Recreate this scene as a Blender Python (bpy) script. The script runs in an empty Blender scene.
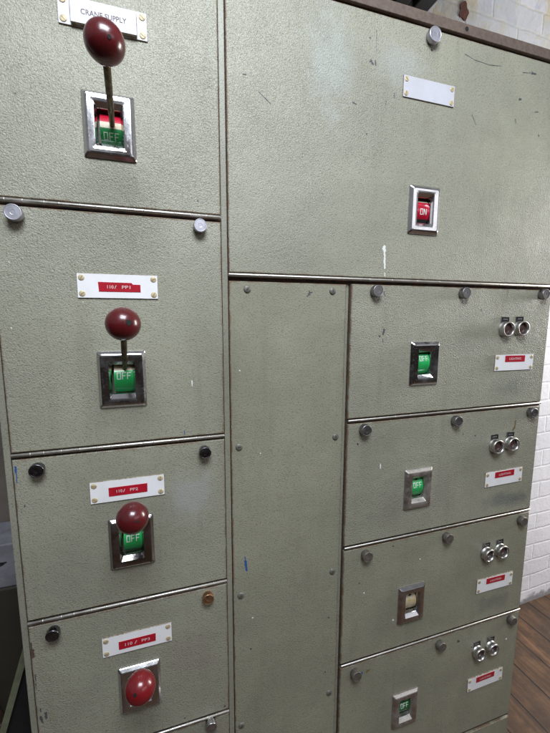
import bpy, bmesh, math, random
from mathutils import Vector, Matrix, noise
random.seed(7)
scene = bpy.context.scene
COL = scene.collection
D = 0.70          # camera to cabinet face
ZO = 1.44         # eye height above the floor

# ------------------------------------------------------------------ materials
def mat(name):
    m = bpy.data.materials.new(name); m.use_nodes = True
    nt = m.node_tree; b = nt.nodes['Principled BSDF']
    return m, nt, b
def N(nt, t, **kw):
    n = nt.nodes.new(t)
    for k, v in kw.items():
        if k in n.inputs: n.inputs[k].default_value = v
        else: setattr(n, k, v)
    return n
def L(nt, a, b): nt.links.new(a, b)
def ramp(nt, src, stops):
    r = nt.nodes.new('ShaderNodeValToRGB')
    e = r.color_ramp.elements
    while len(e) < len(stops): e.new(0.5)
    for i, (p, c) in enumerate(stops):
        e[i].position = p; e[i].color = c if len(c) == 4 else (*c, 1)
    L(nt, src, r.inputs[0]); return r.outputs[0]
def mix(nt, fac, a, b, mode='MIX'):
    m = nt.nodes.new('ShaderNodeMix'); m.data_type = 'RGBA'; m.blend_type = mode
    for i, v in ((0, fac), (6, a), (7, b)):
        if hasattr(v, 'links'): L(nt, v, m.inputs[i])
        else: m.inputs[i].default_value = v if not isinstance(v, tuple) or len(v) == 4 else (*v, 1)
    return m.outputs[2]
def math_(nt, op, a, b=None, c=None):
    m = nt.nodes.new('ShaderNodeMath'); m.operation = op
    for i, v in enumerate((a, b, c)):
        if v is None: continue
        if hasattr(v, 'links'): L(nt, v, m.inputs[i])
        else: m.inputs[i].default_value = v
    return m.outputs[0]
def pos(nt, scale=(1, 1, 1)):
    g = nt.nodes.new('ShaderNodeNewGeometry'); mp = nt.nodes.new('ShaderNodeMapping')
    mp.inputs['Scale'].default_value = scale
    L(nt, g.outputs['Position'], mp.inputs['Vector']); return mp.outputs[0]
def noise_(nt, vec, scale, detail=4, rough=.55, dist=0.0):
    n = N(nt, 'ShaderNodeTexNoise'); n.inputs['Scale'].default_value = scale
    n.inputs['Detail'].default_value = detail; n.inputs['Roughness'].default_value = rough
    n.inputs['Distortion'].default_value = dist
    L(nt, vec, n.inputs['Vector']); return n.outputs['Fac']

# soft smudges known on the cabinet: x, z (relative to the eye), rx, rz, colour, strength
SMUDGE = [(.868,-.178,.055,.022,(.13,.145,.14),.5),(.868,-.486,.06,.02,(.12,.135,.13),.6),(.93,-.49,.03,.018,(.10,.11,.11),.5),
          (.868,-.79,.06,.025,(.12,.135,.13),.5),(.055,-.355,.04,.05,(.36,.37,.36),.55),(.86,.35,.10,.12,(.36,.37,.26),.45),
          (.05,-.70,.045,.05,(.24,.20,.17),.4),(.655,-.42,.03,.05,(.24,.22,.20),.4),(.34,.49,.05,.10,(.42,.46,.44),.4),
          (.52,-.455,.03,.03,(.24,.21,.19),.4),(.50,.50,.06,.04,(.40,.43,.42),.35),(.60,-.78,.04,.03,(.15,.18,.12),.3)]
def paint_material(name, base, hammer=1.0, smudges=True, rough=.36):
    m, nt, b = mat(name)
    P = pos(nt)
    big = noise_(nt, P, 4.5, 5, .6, .3)
    c = mix(nt, ramp(nt, big, [(.3, (0,0,0)), (.72, (1,1,1))]), tuple(x*.86 for x in base), tuple(x*1.13 for x in base))
    # fine dark speckle following the low spots of the hammered relief
    h1 = noise_(nt, P, 370, 2, .5, .7)
    h2 = noise_(nt, P, 620, 2, .5, .4)
    speck = ramp(nt, h1, [(.34, (1,1,1)), (.46, (0,0,0))])
    c = mix(nt, math_(nt, 'MULTIPLY', speck, .62), c, tuple(x*.5 for x in base))
    # vertical grime streaks
    PS = pos(nt, (14, 14, 1.3))
    st = ramp(nt, noise_(nt, PS, 1.6, 5, .6), [(.54, (0,0,0)), (.78, (1,1,1))])
    c = mix(nt, math_(nt, 'MULTIPLY', st, .32), c, (.17,.155,.115))
    # tiny freckles
    vo = N(nt, 'ShaderNodeTexVoronoi'); vo.inputs['Scale'].default_value = 16; L(nt, P, vo.inputs['Vector'])
    fr = ramp(nt, vo.outputs['Distance'], [(.018, (1,1,1)), (.03, (0,0,0))])
    c = mix(nt, math_(nt, 'MULTIPLY', fr, .55), c, (.15,.13,.11))
    if smudges:
        sx = N(nt, 'ShaderNodeSeparateXYZ'); L(nt, P, sx.inputs[0])
        wob = math_(nt, 'MULTIPLY', math_(nt, 'SUBTRACT', noise_(nt, P, 22, 4, .6), .5), 2.6)
        for (x, z, rx, rz, col, s) in SMUDGE:
            dx = math_(nt, 'DIVIDE', math_(nt, 'SUBTRACT', sx.outputs[0], x), rx)
            dz = math_(nt, 'DIVIDE', math_(nt, 'SUBTRACT', sx.outputs[2], z+ZO), rz)
            d = math_(nt, 'SQRT', math_(nt, 'ADD', math_(nt, 'MULTIPLY', dx, dx), math_(nt, 'MULTIPLY', dz, dz)))
            d = math_(nt, 'ADD', d, wob)
            mk = N(nt, 'ShaderNodeMapRange'); mk.interpolation_type = 'SMOOTHSTEP'
            mk.inputs['From Min'].default_value = 1.5; mk.inputs['From Max'].default_value = .1
            mk.inputs['To Min'].default_value = 0; mk.inputs['To Max'].default_value = s
            L(nt, d, mk.inputs['Value']); c = mix(nt, mk.outputs[0], c, col)
    # rust creeping in from the edges
    at = N(nt, 'ShaderNodeAttribute', attribute_name='edge')
    en = math_(nt, 'ADD', at.outputs['Fac'], math_(nt, 'MULTIPLY', math_(nt, 'SUBTRACT', noise_(nt, P, 45, 5, .65), .5), 1.7))
    rm = ramp(nt, en, [(.92, (0,0,0)), (1.12, (1,1,1))])
    c = mix(nt, math_(nt, 'MULTIPLY', rm, .65), c, (.17,.085,.045))
    dk = ramp(nt, en, [(.35, (0,0,0)), (.9, (1,1,1))])
    c = mix(nt, math_(nt, 'MULTIPLY', dk, .22), c, (.19,.15,.10))
    L(nt, c, b.inputs['Base Color'])
    rr = N(nt, 'ShaderNodeMapRange'); rr.inputs['To Min'].default_value = rough-.07; rr.inputs['To Max'].default_value = rough+.13
    L(nt, noise_(nt, P, 9, 5, .6), rr.inputs['Value']); L(nt, rr.outputs[0], b.inputs['Roughness'])
    b.inputs['Specular IOR Level'].default_value = .55
    hh = math_(nt, 'ADD', h1, math_(nt, 'MULTIPLY', h2, .35))
    hh = math_(nt, 'ADD', hh, math_(nt, 'MULTIPLY', noise_(nt, P, 60, 2), .5))
    bp = N(nt, 'ShaderNodeBump'); bs = N(nt, 'ShaderNodeMapRange'); bs.inputs['From Min'].default_value = .35; bs.inputs['From Max'].default_value = .65
    bs.inputs['To Min'].default_value = .42*hammer; bs.inputs['To Max'].default_value = .92*hammer
    L(nt, noise_(nt, P, 3.3, 4, .6), bs.inputs['Value']); L(nt, bs.outputs[0], bp.inputs['Strength']); bp.inputs['Distance'].default_value = .0020
    b2 = N(nt, 'ShaderNodeBump'); b2.inputs['Strength'].default_value = .5; b2.inputs['Distance'].default_value = .010
    L(nt, noise_(nt, P, 5.0, 3, .5), b2.inputs['Height']); L(nt, b2.outputs[0], bp.inputs['Normal'])
    L(nt, hh, bp.inputs['Height']); L(nt, bp.outputs[0], b.inputs['Normal'])
    return m
BASE = (.305,.298,.230)
M = {}
M['paint'] = paint_material('grey_green_hammered_paint', BASE)
M['paint_smooth'] = paint_material('grey_green_smooth_paint', (.291,.284,.213), .66)
M['paint_flat'] = paint_material('grey_green_frame_paint', (.268,.262,.205), .35, False, .42)

def simple(name, col, rough=.5, metal=0, spec=.5, var=.25, nscale=60, bump=.0, col2=None, coat=0):
    m, nt, b = mat(name); P = pos(nt)
    n = noise_(nt, P, nscale, 5, .65)
    c2 = col2 or tuple(x*(1-var) for x in col)
    L(nt, mix(nt, ramp(nt, n, [(.38, (0,0,0)), (.66, (1,1,1))]), col, c2), b.inputs['Base Color'])
    r = N(nt, 'ShaderNodeMapRange'); r.inputs['To Min'].default_value = max(.03, rough-.08); r.inputs['To Max'].default_value = rough+.14
    L(nt, noise_(nt, P, nscale*2.3, 4, .6), r.inputs['Value']); L(nt, r.outputs[0], b.inputs['Roughness'])
    b.inputs['Metallic'].default_value = metal; b.inputs['Specular IOR Level'].default_value = spec
    b.inputs['Coat Weight'].default_value = coat
    if bump:
        bp = N(nt, 'ShaderNodeBump'); bp.inputs['Strength'].default_value = .6; bp.inputs['Distance'].default_value = bump
        L(nt, noise_(nt, P, nscale*1.7, 5, .6), bp.inputs['Height']); L(nt, bp.outputs[0], b.inputs['Normal'])
    return m
M['chip_dark'] = simple('bare_steel_chip', (.085,.085,.095), .55)
M['chip_black'] = simple('drilled_hole', (.008,.007,.006), .8)
M['chip_white'] = simple('white_paint_drip', (.8,.8,.78), .4, var=.1)
M['chip_blue'] = simple('blue_ink_mark', (.03,.10,.32), .5)
M['chip_brown'] = simple('brown_paint_loss', (.10,.06,.05), .6)
M['chip_ochre'] = simple('ochre_stain', (.20,.14,.05), .6)
M['gap'] = simple('rusty_gap', (.012,.009,.007), .8, nscale=90, col2=(.075,.026,.012))
M['gap_rust'] = simple('rusty_edge', (.075,.040,.024), .75, nscale=120, col2=(.025,.016,.012), bump=.001)
def chrome(name, col, rough, dirt=(.10,.075,.05), dirt_amt=.35, pit=220):
    m, nt, b = mat(name); P = pos(nt)
    sp = ramp(nt, noise_(nt, P, pit, 5, .7), [(.56, (0,0,0)), (.74, (1,1,1))])
    gr = ramp(nt, noise_(nt, P, 38, 4, .6), [(.45, (0,0,0)), (.8, (1,1,1))])
    f = math_(nt, 'MULTIPLY', math_(nt, 'MAXIMUM', sp, math_(nt, 'MULTIPLY', gr, .6)), dirt_amt)
    L(nt, mix(nt, f, col, dirt), b.inputs['Base Color'])
    L(nt, math_(nt, 'SUBTRACT', 1.0, math_(nt, 'MULTIPLY', f, .8)), b.inputs['Metallic'])
    # brushed wear: fine horizontal scratches break up the mirror
    PS = pos(nt, (60, 60, 900)); sc = noise_(nt, PS, 1, 3, .6)
    r = N(nt, 'ShaderNodeMapRange'); r.inputs['To Min'].default_value = rough*.6; r.inputs['To Max'].default_value = rough*1.6
    L(nt, noise_(nt, P, 70, 4, .6), r.inputs['Value'])
    L(nt, math_(nt, 'ADD', r.outputs[0], math_(nt, 'MULTIPLY', f, .5)), b.inputs['Roughness'])
    bp = N(nt, 'ShaderNodeBump'); bp.inputs['Strength'].default_value = .35; bp.inputs['Distance'].default_value = .00015
    L(nt, math_(nt, 'ADD', noise_(nt, P, 55, 3, .5), math_(nt, 'MULTIPLY', sc, .12)), bp.inputs['Height']); L(nt, bp.outputs[0], b.inputs['Normal'])
    return m
M['chrome'] = chrome('worn_chrome', (.60,.59,.61), .12, dirt_amt=.25)
M['knob'] = chrome('scuffed_knob_metal', (.50,.49,.50), .26, (.12,.10,.085), .45)
M['knob_bright'] = chrome('pale_knob_metal', (.46,.45,.50), .40, (.26,.25,.28), .5)
M['knob_brown'] = simple('paint_smeared_knob', (.21,.19,.165), .45, .5, nscale=90, col2=(.12,.105,.09), bump=.0006)
M['knob_grey'] = chrome('grey_knob_metal', (.30,.29,.30), .36, (.10,.09,.08), .5)
M['knob_dark'] = chrome('tarnished_knob_metal', (.16,.16,.18), .22, (.05,.045,.04), .4)
M['knob_rust'] = chrome('rusted_knob_face', (.42,.24,.14), .4, (.16,.075,.035), .8, 120)
M['satin'] = chrome('satin_worn_chrome', (.56,.53,.50), .38, (.18,.15,.12), .6, 160)
M['chrome_dark'] = chrome('dark_reflection_chrome', (.34,.32,.32), .09, (.05,.04,.03), .3)  # chrome darkened in colour to imitate the dark floor it mirrors
M['lampring'] = chrome('satin_lamp_ring', (.62,.60,.58), .3, (.16,.13,.11), .35)
M['rod'] = chrome('steel_hinge_pin', (.56,.54,.50), .36, (.11,.06,.03), .55, 60)
M['screw'] = simple('painted_screw', (.20,.195,.17), .4, .3, nscale=160, bump=.0006)
M['slot'] = simple('screw_slot_dirt', (.03,.025,.02), .7)
M['brass'] = simple('brass_screw', (.62,.52,.34), .5, .15, nscale=200, col2=(.42,.33,.19))
M['brass_slot'] = simple('brass_screw_slot', (.30,.23,.13), .6)
M['plate_dull'] = simple('dull_white_nameplate', (.56,.56,.61), .38, nscale=22, col2=(.50,.49,.53))
M['plate'] = simple('white_nameplate', (.88,.87,.89), .33, nscale=26, col2=(.82,.81,.82))
M['plate_edge'] = simple('brown_plate_edge', (.16,.10,.06), .6, nscale=150, col2=(.45,.40,.33))
M['tape'] = simple('red_embossed_tape', (.47,.012,.028), .3, var=.2, coat=.2)
M['tape_text'] = simple('pale_embossed_lettering', (.82,.62,.62), .5, var=.1)
M['engrave'] = simple('engraved_lettering', (.10,.07,.08), .6, nscale=160, col2=(.22,.18,.18))
M['ball'] = simple('maroon_bakelite', (.095,.007,.009), .24, 0, .5, nscale=34, col2=(.070,.006,.008), bump=.0004, coat=.3)
M['ball_red'] = simple('red_bakelite', (.18,.008,.012), .24, 0, .5, nscale=34, col2=(.13,.007,.010), bump=.0004, coat=.3)
M['lever'] = simple('dirty_brass_rod', (.17,.125,.065), .48, .55, nscale=110, col2=(.06,.045,.03), bump=.0008)
M['green'] = simple('green_drum_enamel', (.025,.44,.11), .28, var=.25, nscale=50, coat=.4)
M['green_dark'] = simple('dark_green_drum_enamel', (.012,.15,.04), .25, var=.3, nscale=50, coat=.3)
M['red'] = simple('red_drum_enamel', (.50,.010,.035), .2, var=.3, nscale=50, coat=.4)
M['cream'] = simple('cream_drum_enamel', (.55,.50,.40), .4, nscale=70, col2=(.40,.30,.14))
M['cream_worn'] = simple('worn_cream_drum', (.48,.46,.36), .35, nscale=70, col2=(.46,.28,.06))
M['letter'] = simple('white_drum_lettering', (.78,.80,.76), .4, var=.12)
M['letter_dim'] = simple('faded_drum_lettering', (.30,.36,.27), .5, var=.3)
M['black'] = simple('black_interior', (.010,.009,.009), .6)
M['tag_black'] = simple('black_engraved_tag', (.018,.017,.018), .35)
M['tag_text'] = simple('grey_tag_lettering', (.25,.25,.25), .5)
M['lens'] = simple('dull_red_lens', (.075,.034,.028), .4, coat=.1, nscale=90)
M['iron'] = simple('brown_oxide_iron', (.14,.10,.078), .7, nscale=110, col2=(.095,.066,.052), bump=.0012)
M['black_steel'] = simple('black_painted_steel', (.012,.012,.013), .5, nscale=30)
M['grey_steel'] = simple('grey_enamelled_steel', (.07,.072,.05), .5, nscale=14, col2=(.04,.038,.028))
M['bench'] = simple('dark_olive_bench', (.038,.032,.022), .6, nscale=12)
M['card'] = simple('pale_cardboard', (.24,.24,.27), .7, nscale=19, col2=(.15,.15,.165))
M['board'] = simple('wall_shade_brown', (.17,.145,.125), .8, nscale=7)  # brown that puts the left wall's shade into the colour
M['smear'] = simple('black_smear', (.03,.03,.035), .7)
M['cable'] = simple('brown_rubber_cable', (.045,.026,.018), .5, nscale=60)
M['edgegreen'] = simple('pale_green_sheet_edge', (.15,.16,.10), .5, nscale=40)

# wall: painted brick
def wall_material():
    m, nt, b = mat('white_painted_brick'); 
    tc = N(nt, 'ShaderNodeTexCoord'); mp = N(nt, 'ShaderNodeMapping')
    mp.inputs['Rotation'].default_value = (math.radians(-90), 0, 0)
    L(nt, tc.outputs['Object'], mp.inputs[0])
    wn = N(nt, 'ShaderNodeTexNoise'); wn.inputs['Scale'].default_value = 9; L(nt, tc.outputs['Object'], wn.inputs['Vector'])
    off = N(nt, 'ShaderNodeVectorMath', operation='MULTIPLY_ADD'); off.inputs[1].default_value = (.02,.02,.02)
    L(nt, wn.outputs['Color'], off.inputs[0]); L(nt, mp.outputs[0], off.inputs[2])
    br = N(nt, 'ShaderNodeTexBrick'); L(nt, off.outputs[0], br.inputs['Vector'])
    br.inputs['Scale'].default_value = 1; br.inputs['Brick Width'].default_value = .26; br.inputs['Row Height'].default_value = .082
    br.inputs['Mortar Size'].default_value = .007; br.inputs['Mortar Smooth'].default_value = .9
    O = tc.outputs['Object']
    n1 = noise_(nt, O, 3.0, 6, .6); n2 = noise_(nt, O, 40, 4, .6); n3 = noise_(nt, O, 8, 6, .65, .5)
    c = mix(nt, ramp(nt, n1, [(.35, (0,0,0)), (.7, (1,1,1))]), (.78,.77,.82), (.66,.655,.70))
    sx = N(nt, 'ShaderNodeSeparateXYZ'); L(nt, O, sx.inputs[0])
    up = N(nt, 'ShaderNodeMapRange'); up.inputs['From Min'].default_value = 2.0; up.inputs['From Max'].default_value = 2.25
    L(nt, sx.outputs[2], up.inputs['Value'])       # the paint is old and patchy only high on the wall
    cream = ramp(nt, n3, [(.47, (0,0,0)), (.51, (1,1,1))])
    mort = br.outputs['Fac']
    c = mix(nt, math_(nt, 'MULTIPLY', math_(nt, 'MAXIMUM', cream, math_(nt, 'MULTIPLY', mort, math_(nt, 'MULTIPLY', n2, 1.0))), math_(nt, 'MULTIPLY', up.outputs[0], .85)), c, (.66,.58,.40))
    blu = ramp(nt, noise_(nt, O, 11, 5, .6, .3), [(.53, (0,0,0)), (.56, (1,1,1))])
    c = mix(nt, math_(nt, 'MULTIPLY', blu, math_(nt, 'MULTIPLY', up.outputs[0], .6)), c, (.50,.55,.70))
    gry = ramp(nt, noise_(nt, O, 5, 5, .6, .3), [(.48, (0,0,0)), (.52, (1,1,1))])
    c = mix(nt, math_(nt, 'MULTIPLY', gry, math_(nt, 'MULTIPLY', up.outputs[0], .6)), c, (.60,.61,.62))
    # grimy band near the floor
    lo = N(nt, 'ShaderNodeMapRange'); lo.inputs['From Min'].default_value = .035; lo.inputs['From Max'].default_value = .015
    L(nt, math_(nt, 'ADD', sx.outputs[2], math_(nt, 'MULTIPLY', math_(nt, 'SUBTRACT', n3, .5), .12)), lo.inputs['Value'])
    c = mix(nt, math_(nt, 'MULTIPLY', lo.outputs[0], .8), c, (.14,.13,.13))
    L(nt, c, b.inputs['Base Color']); b.inputs['Roughness'].default_value = .6
    h = math_(nt, 'ADD', math_(nt, 'MULTIPLY', math_(nt, 'SUBTRACT', 1.0, mort), .24), math_(nt, 'ADD', math_(nt, 'MULTIPLY', n2, .35), math_(nt, 'MULTIPLY', n3, .5)))
    bp = N(nt, 'ShaderNodeBump'); bp.inputs['Strength'].default_value = .55; bp.inputs['Distance'].default_value = .008
    L(nt, h, bp.inputs['Height']); L(nt, bp.outputs[0], b.inputs['Normal'])
    return m
M['wall'] = wall_material()
M['brick_red'] = simple('bare_red_brick', (.17,.065,.05), .8, nscale=50, bump=.003)

def floor_material():
    m, nt, b = mat('dark_oak_boards')
    tc = N(nt, 'ShaderNodeTexCoord'); O = tc.outputs['Object']
    sx = N(nt, 'ShaderNodeSeparateXYZ'); L(nt, O, sx.inputs[0])
    W = .125
    u = math_(nt, 'DIVIDE', sx.outputs[0], W); fl = math_(nt, 'FLOOR', u); fr = math_(nt, 'FRACT', u)
    wn = N(nt, 'ShaderNodeTexWhiteNoise', noise_dimensions='1D'); L(nt, fl, wn.inputs['W'])
    cb = N(nt, 'ShaderNodeCombineXYZ'); L(nt, math_(nt, 'MULTIPLY', sx.outputs[0], 16), cb.inputs[0])
    L(nt, math_(nt, 'ADD', math_(nt, 'MULTIPLY', sx.outputs[1], 1.4), math_(nt, 'MULTIPLY', wn.outputs[0], 40)), cb.inputs[1]); L(nt, wn.outputs[0], cb.inputs[2])
    g = noise_(nt, cb.outputs[0], 1.6, 8, .65, 1.2)
    c = ramp(nt, g, [(.28, (.026,.012,.006)), (.5, (.090,.045,.022)), (.75, (.175,.095,.050))])
    c = mix(nt, math_(nt, 'MULTIPLY', wn.outputs[0], .5), c, (.045,.024,.014))
    blotch = ramp(nt, noise_(nt, O, 9, 6, .7), [(.40, (0,0,0)), (.60, (1,1,1))])
    c = mix(nt, math_(nt, 'MULTIPLY', blotch, .75), c, (.030,.018,.012))
    dust = ramp(nt, noise_(nt, O, 130, 3, .7), [(.68, (0,0,0)), (.75, (1,1,1))])
    c = mix(nt, math_(nt, 'MULTIPLY', dust, .35), c, (.35,.32,.29))
    gap = math_(nt, 'LESS_THAN', math_(nt, 'ABSOLUTE', math_(nt, 'SUBTRACT', fr, .5)), math_(nt, 'SUBTRACT', .497, math_(nt, 'MULTIPLY', noise_(nt, O, 5, 3), .045)))
    c = mix(nt, gap, (.006,.005,.004), c)
    L(nt, c, b.inputs['Base Color'])
    b.inputs['Specular IOR Level'].default_value = .25
    r = N(nt, 'ShaderNodeMapRange'); r.inputs['To Min'].default_value = .45; r.inputs['To Max'].default_value = .75
    L(nt, noise_(nt, O, 10, 4), r.inputs['Value']); L(nt, r.outputs[0], b.inputs['Roughness'])
    bp = N(nt, 'ShaderNodeBump'); bp.inputs['Strength'].default_value = .5; bp.inputs['Distance'].default_value = .003
    L(nt, math_(nt, 'ADD', math_(nt, 'MULTIPLY', gap, 1.5), g), bp.inputs['Height']); L(nt, bp.outputs[0], b.inputs['Normal'])
    return m
M['floor'] = floor_material()

# ------------------------------------------------------------------ mesh helpers
# cabinet coordinates: x right, e = out of the face towards the viewer, z relative to the eye
def W(x, e, z): return Vector((x, D-e, z+ZO))
class MB:
    def __init__(s): s.v=[]; s.f=[]; s.m=[]; s.sm=[]; s.edge={}
    def vert(s, p): s.v.append(tuple(p)); return len(s.v)-1
    def face(s, ids, m=0, smooth=False): s.f.append(tuple(ids)); s.m.append(m); s.sm.append(smooth)
    def quad(s, a, b, c, d, m=0): s.face([s.vert(p) for p in (a,b,c,d)], m)
    def box(s, lo, hi, m=0, ch=0.0):
        (x0,y0,z0),(x1,y1,z1) = lo, hi
        if ch <= 0:
            i=[s.vert(p) for p in ((x0,y0,z0),(x1,y0,z0),(x1,y1,z0),(x0,y1,z0),(x0,y0,z1),(x1,y0,z1),(x1,y1,z1),(x0,y1,z1))]
            for q in ((0,3,2,1),(4,5,6,7),(0,1,5,4),(1,2,6,5),(2,3,7,6),(3,0,4,7)): s.face([i[k] for k in q], m)
        else:
            bm=bmesh.new(); bmesh.ops.create_cube(bm,size=1)
            for v in bm.verts: v.co=Vector(((x0+x1)/2+v.co.x*(x1-x0),(y0+y1)/2+v.co.y*(y1-y0),(z0+z1)/2+v.co.z*(z1-z0)))
            bmesh.ops.bevel(bm,geom=list(bm.edges),offset=ch,segments=2,profile=.5,affect='EDGES')
            s.addbm(bm,m)
    def addbm(s, bm, m=0, smooth=False, mtx=None):
        bm.verts.ensure_lookup_table(); o=len(s.v)
        bm.normal_update()
        for v in bm.verts: s.v.append(tuple(mtx@v.co if mtx else v.co))
        for f in bm.faces: s.face([o+v.index for v in f.verts], m, smooth)
        bm.free()
    def lathe(s, prof, seg=40, axis='y', cen=(0,0,0), m=0, smooth=True, cap0=False, cap1=True, mats=None, domed=False):
        # prof: list of (radius, along) ; axis -y points at the viewer (along = e)
        rings=[]
        for (r,e) in prof:
            ring=[]
            for k in range(seg):
                a=2*math.pi*k/seg; u,w=r*math.cos(a), r*math.sin(a)
                p={'y':(u,-e,w),'x':(e,u,w),'z':(u,w,e)}[axis]
                ring.append(s.vert((cen[0]+p[0],cen[1]+p[1],cen[2]+p[2])))
            rings.append(ring)
        for i in range(len(rings)-1):
            mm = mats[i] if mats else m
            for k in range(seg):
                k2=(k+1)%seg; s.face((rings[i][k],rings[i][k2],rings[i+1][k2],rings[i+1][k]),mm,smooth and (abs(prof[i+1][0]-prof[i][0])<2.5*abs(prof[i+1][1]-prof[i][1]) or domed))
        if cap0: s.face(rings[0][::-1], mats[0] if mats else m)
        if cap1: s.face(rings[-1], mats[-1] if mats else m)
    def tube(s, pts, r, seg=12, m=0):
        pts=[Vector(p) for p in pts]; rings=[]
        for i,p in enumerate(pts):
            t=(pts[min(i+1,len(pts)-1)]-pts[max(i-1,0)]).normalized()
            a=t.orthogonal().normalized() if i==0 else (a-t*a.dot(t)).normalized()
            b=t.cross(a); rr=r[i] if isinstance(r,(list,tuple)) else r
            rings.append([s.vert(p+a*rr*math.cos(2*math.pi*k/seg)+b*rr*math.sin(2*math.pi*k/seg)) for k in range(seg)])
        for i in range(len(rings)-1):
            for k in range(seg):
                k2=(k+1)%seg; s.face((rings[i][k],rings[i][k2],rings[i+1][k2],rings[i+1][k]),m,True)
        s.face(rings[0][::-1],m); s.face(rings[-1],m)
    def rings(s, prof, cr=.002, n=3, m=0, cx=0, cz=0):
        # nested rounded rectangles: prof = (half width, half height, e, corner radius)
        R=[]
        for (hw,hh,e,c) in prof:
            ring=[]
            for (sx,sz,a0) in ((1,1,0),(-1,1,90),(-1,-1,180),(1,-1,270)):
                for k in range(n+1):
                    a=math.radians(a0+90*k/n)
                    ring.append(s.vert((cx+sx*(hw-c)+c*math.cos(a), -e, cz+sz*(hh-c)+c*math.sin(a))))
            R.append(ring)
        for i in range(len(R)-1):
            for k in range(len(R[i])):
                k2=(k+1)%len(R[i]); s.face((R[i][k],R[i][k2],R[i+1][k2],R[i+1][k]),m)
        return R
    def build(s, name, mats, parent=None, loc=(0,0,0), rot=(0,0,0), label=None, fix=True):
        me=bpy.data.meshes.new(name); me.from_pydata(s.v,[],s.f); 
        for mm in (mats if isinstance(mats,(list,tuple)) else [mats]): me.materials.append(mm)
        for p,mi,sm in zip(me.polygons,s.m,s.sm): p.material_index=mi; p.use_smooth=sm
        if fix:
            bm=bmesh.new(); bm.from_mesh(me); bmesh.ops.remove_doubles(bm,verts=bm.verts,dist=1e-6) if not s.edge else None
            bmesh.ops.recalc_face_normals(bm,faces=bm.faces); bm.to_mesh(me); bm.free()
        if s.edge:
            at=me.attributes.new('edge','FLOAT','POINT')
            for i,v in s.edge.items(): at.data[i].value=v
        me.update()
        return link(name, me, parent, loc, rot, label)
def wloc(o):
    p=Vector(o.location)
    while o.parent: o=o.parent; p=p+Vector(o.location)
    return p
def link(name, me, parent=None, loc=(0,0,0), rot=(0,0,0), label=None):
    o=bpy.data.objects.new(name, me); COL.objects.link(o)
    o.location = Vector(loc)-(wloc(parent) if parent else Vector((0,0,0)))
    o.rotation_euler=rot
    if parent: o.parent=parent
    if label: o['label']=label
    return o
def thing(name, label, cat, loc, group=None):
    o=link(name, None, None, loc); o['label']=label; o['category']=cat
    if group: o['group']=group
    return o
def tagm(o, label=None, cat=None, kind=None):
    if label: o['label']=label
    if cat: o['category']=cat
    if kind: o['kind']=kind
    return o
def text_mesh(mb, txt, w, h, cx, e, cz, m, slant=0, italic=0, bold=.0):
    cu=bpy.data.curves.new('t','FONT'); cu.body=txt; cu.size=1; cu.resolution_u=3; cu.offset=bold
    o=bpy.data.objects.new('t',cu); COL.objects.link(o)
    bpy.context.view_layer.update()
    me=bpy.data.meshes.new_from_object(o.evaluated_get(bpy.context.evaluated_depsgraph_get()))
    xs=[v.co.x for v in me.vertices]; ys=[v.co.y for v in me.vertices]
    x0,x1,y0,y1=min(xs),max(xs),min(ys),max(ys)
    idx=[]
    for v in me.vertices:
        u=(v.co.x-x0)/(x1-x0)-.5; q=(v.co.y-y0)/(y1-y0)-.5
        idx.append(mb.vert((cx+u*w+q*h*italic, -e, cz+q*h+u*w*slant)))
    for p in me.polygons: mb.face([idx[k] for k in p.vertices], m)
    bpy.data.objects.remove(o); bpy.data.curves.remove(cu); bpy.data.meshes.remove(me)

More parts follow.
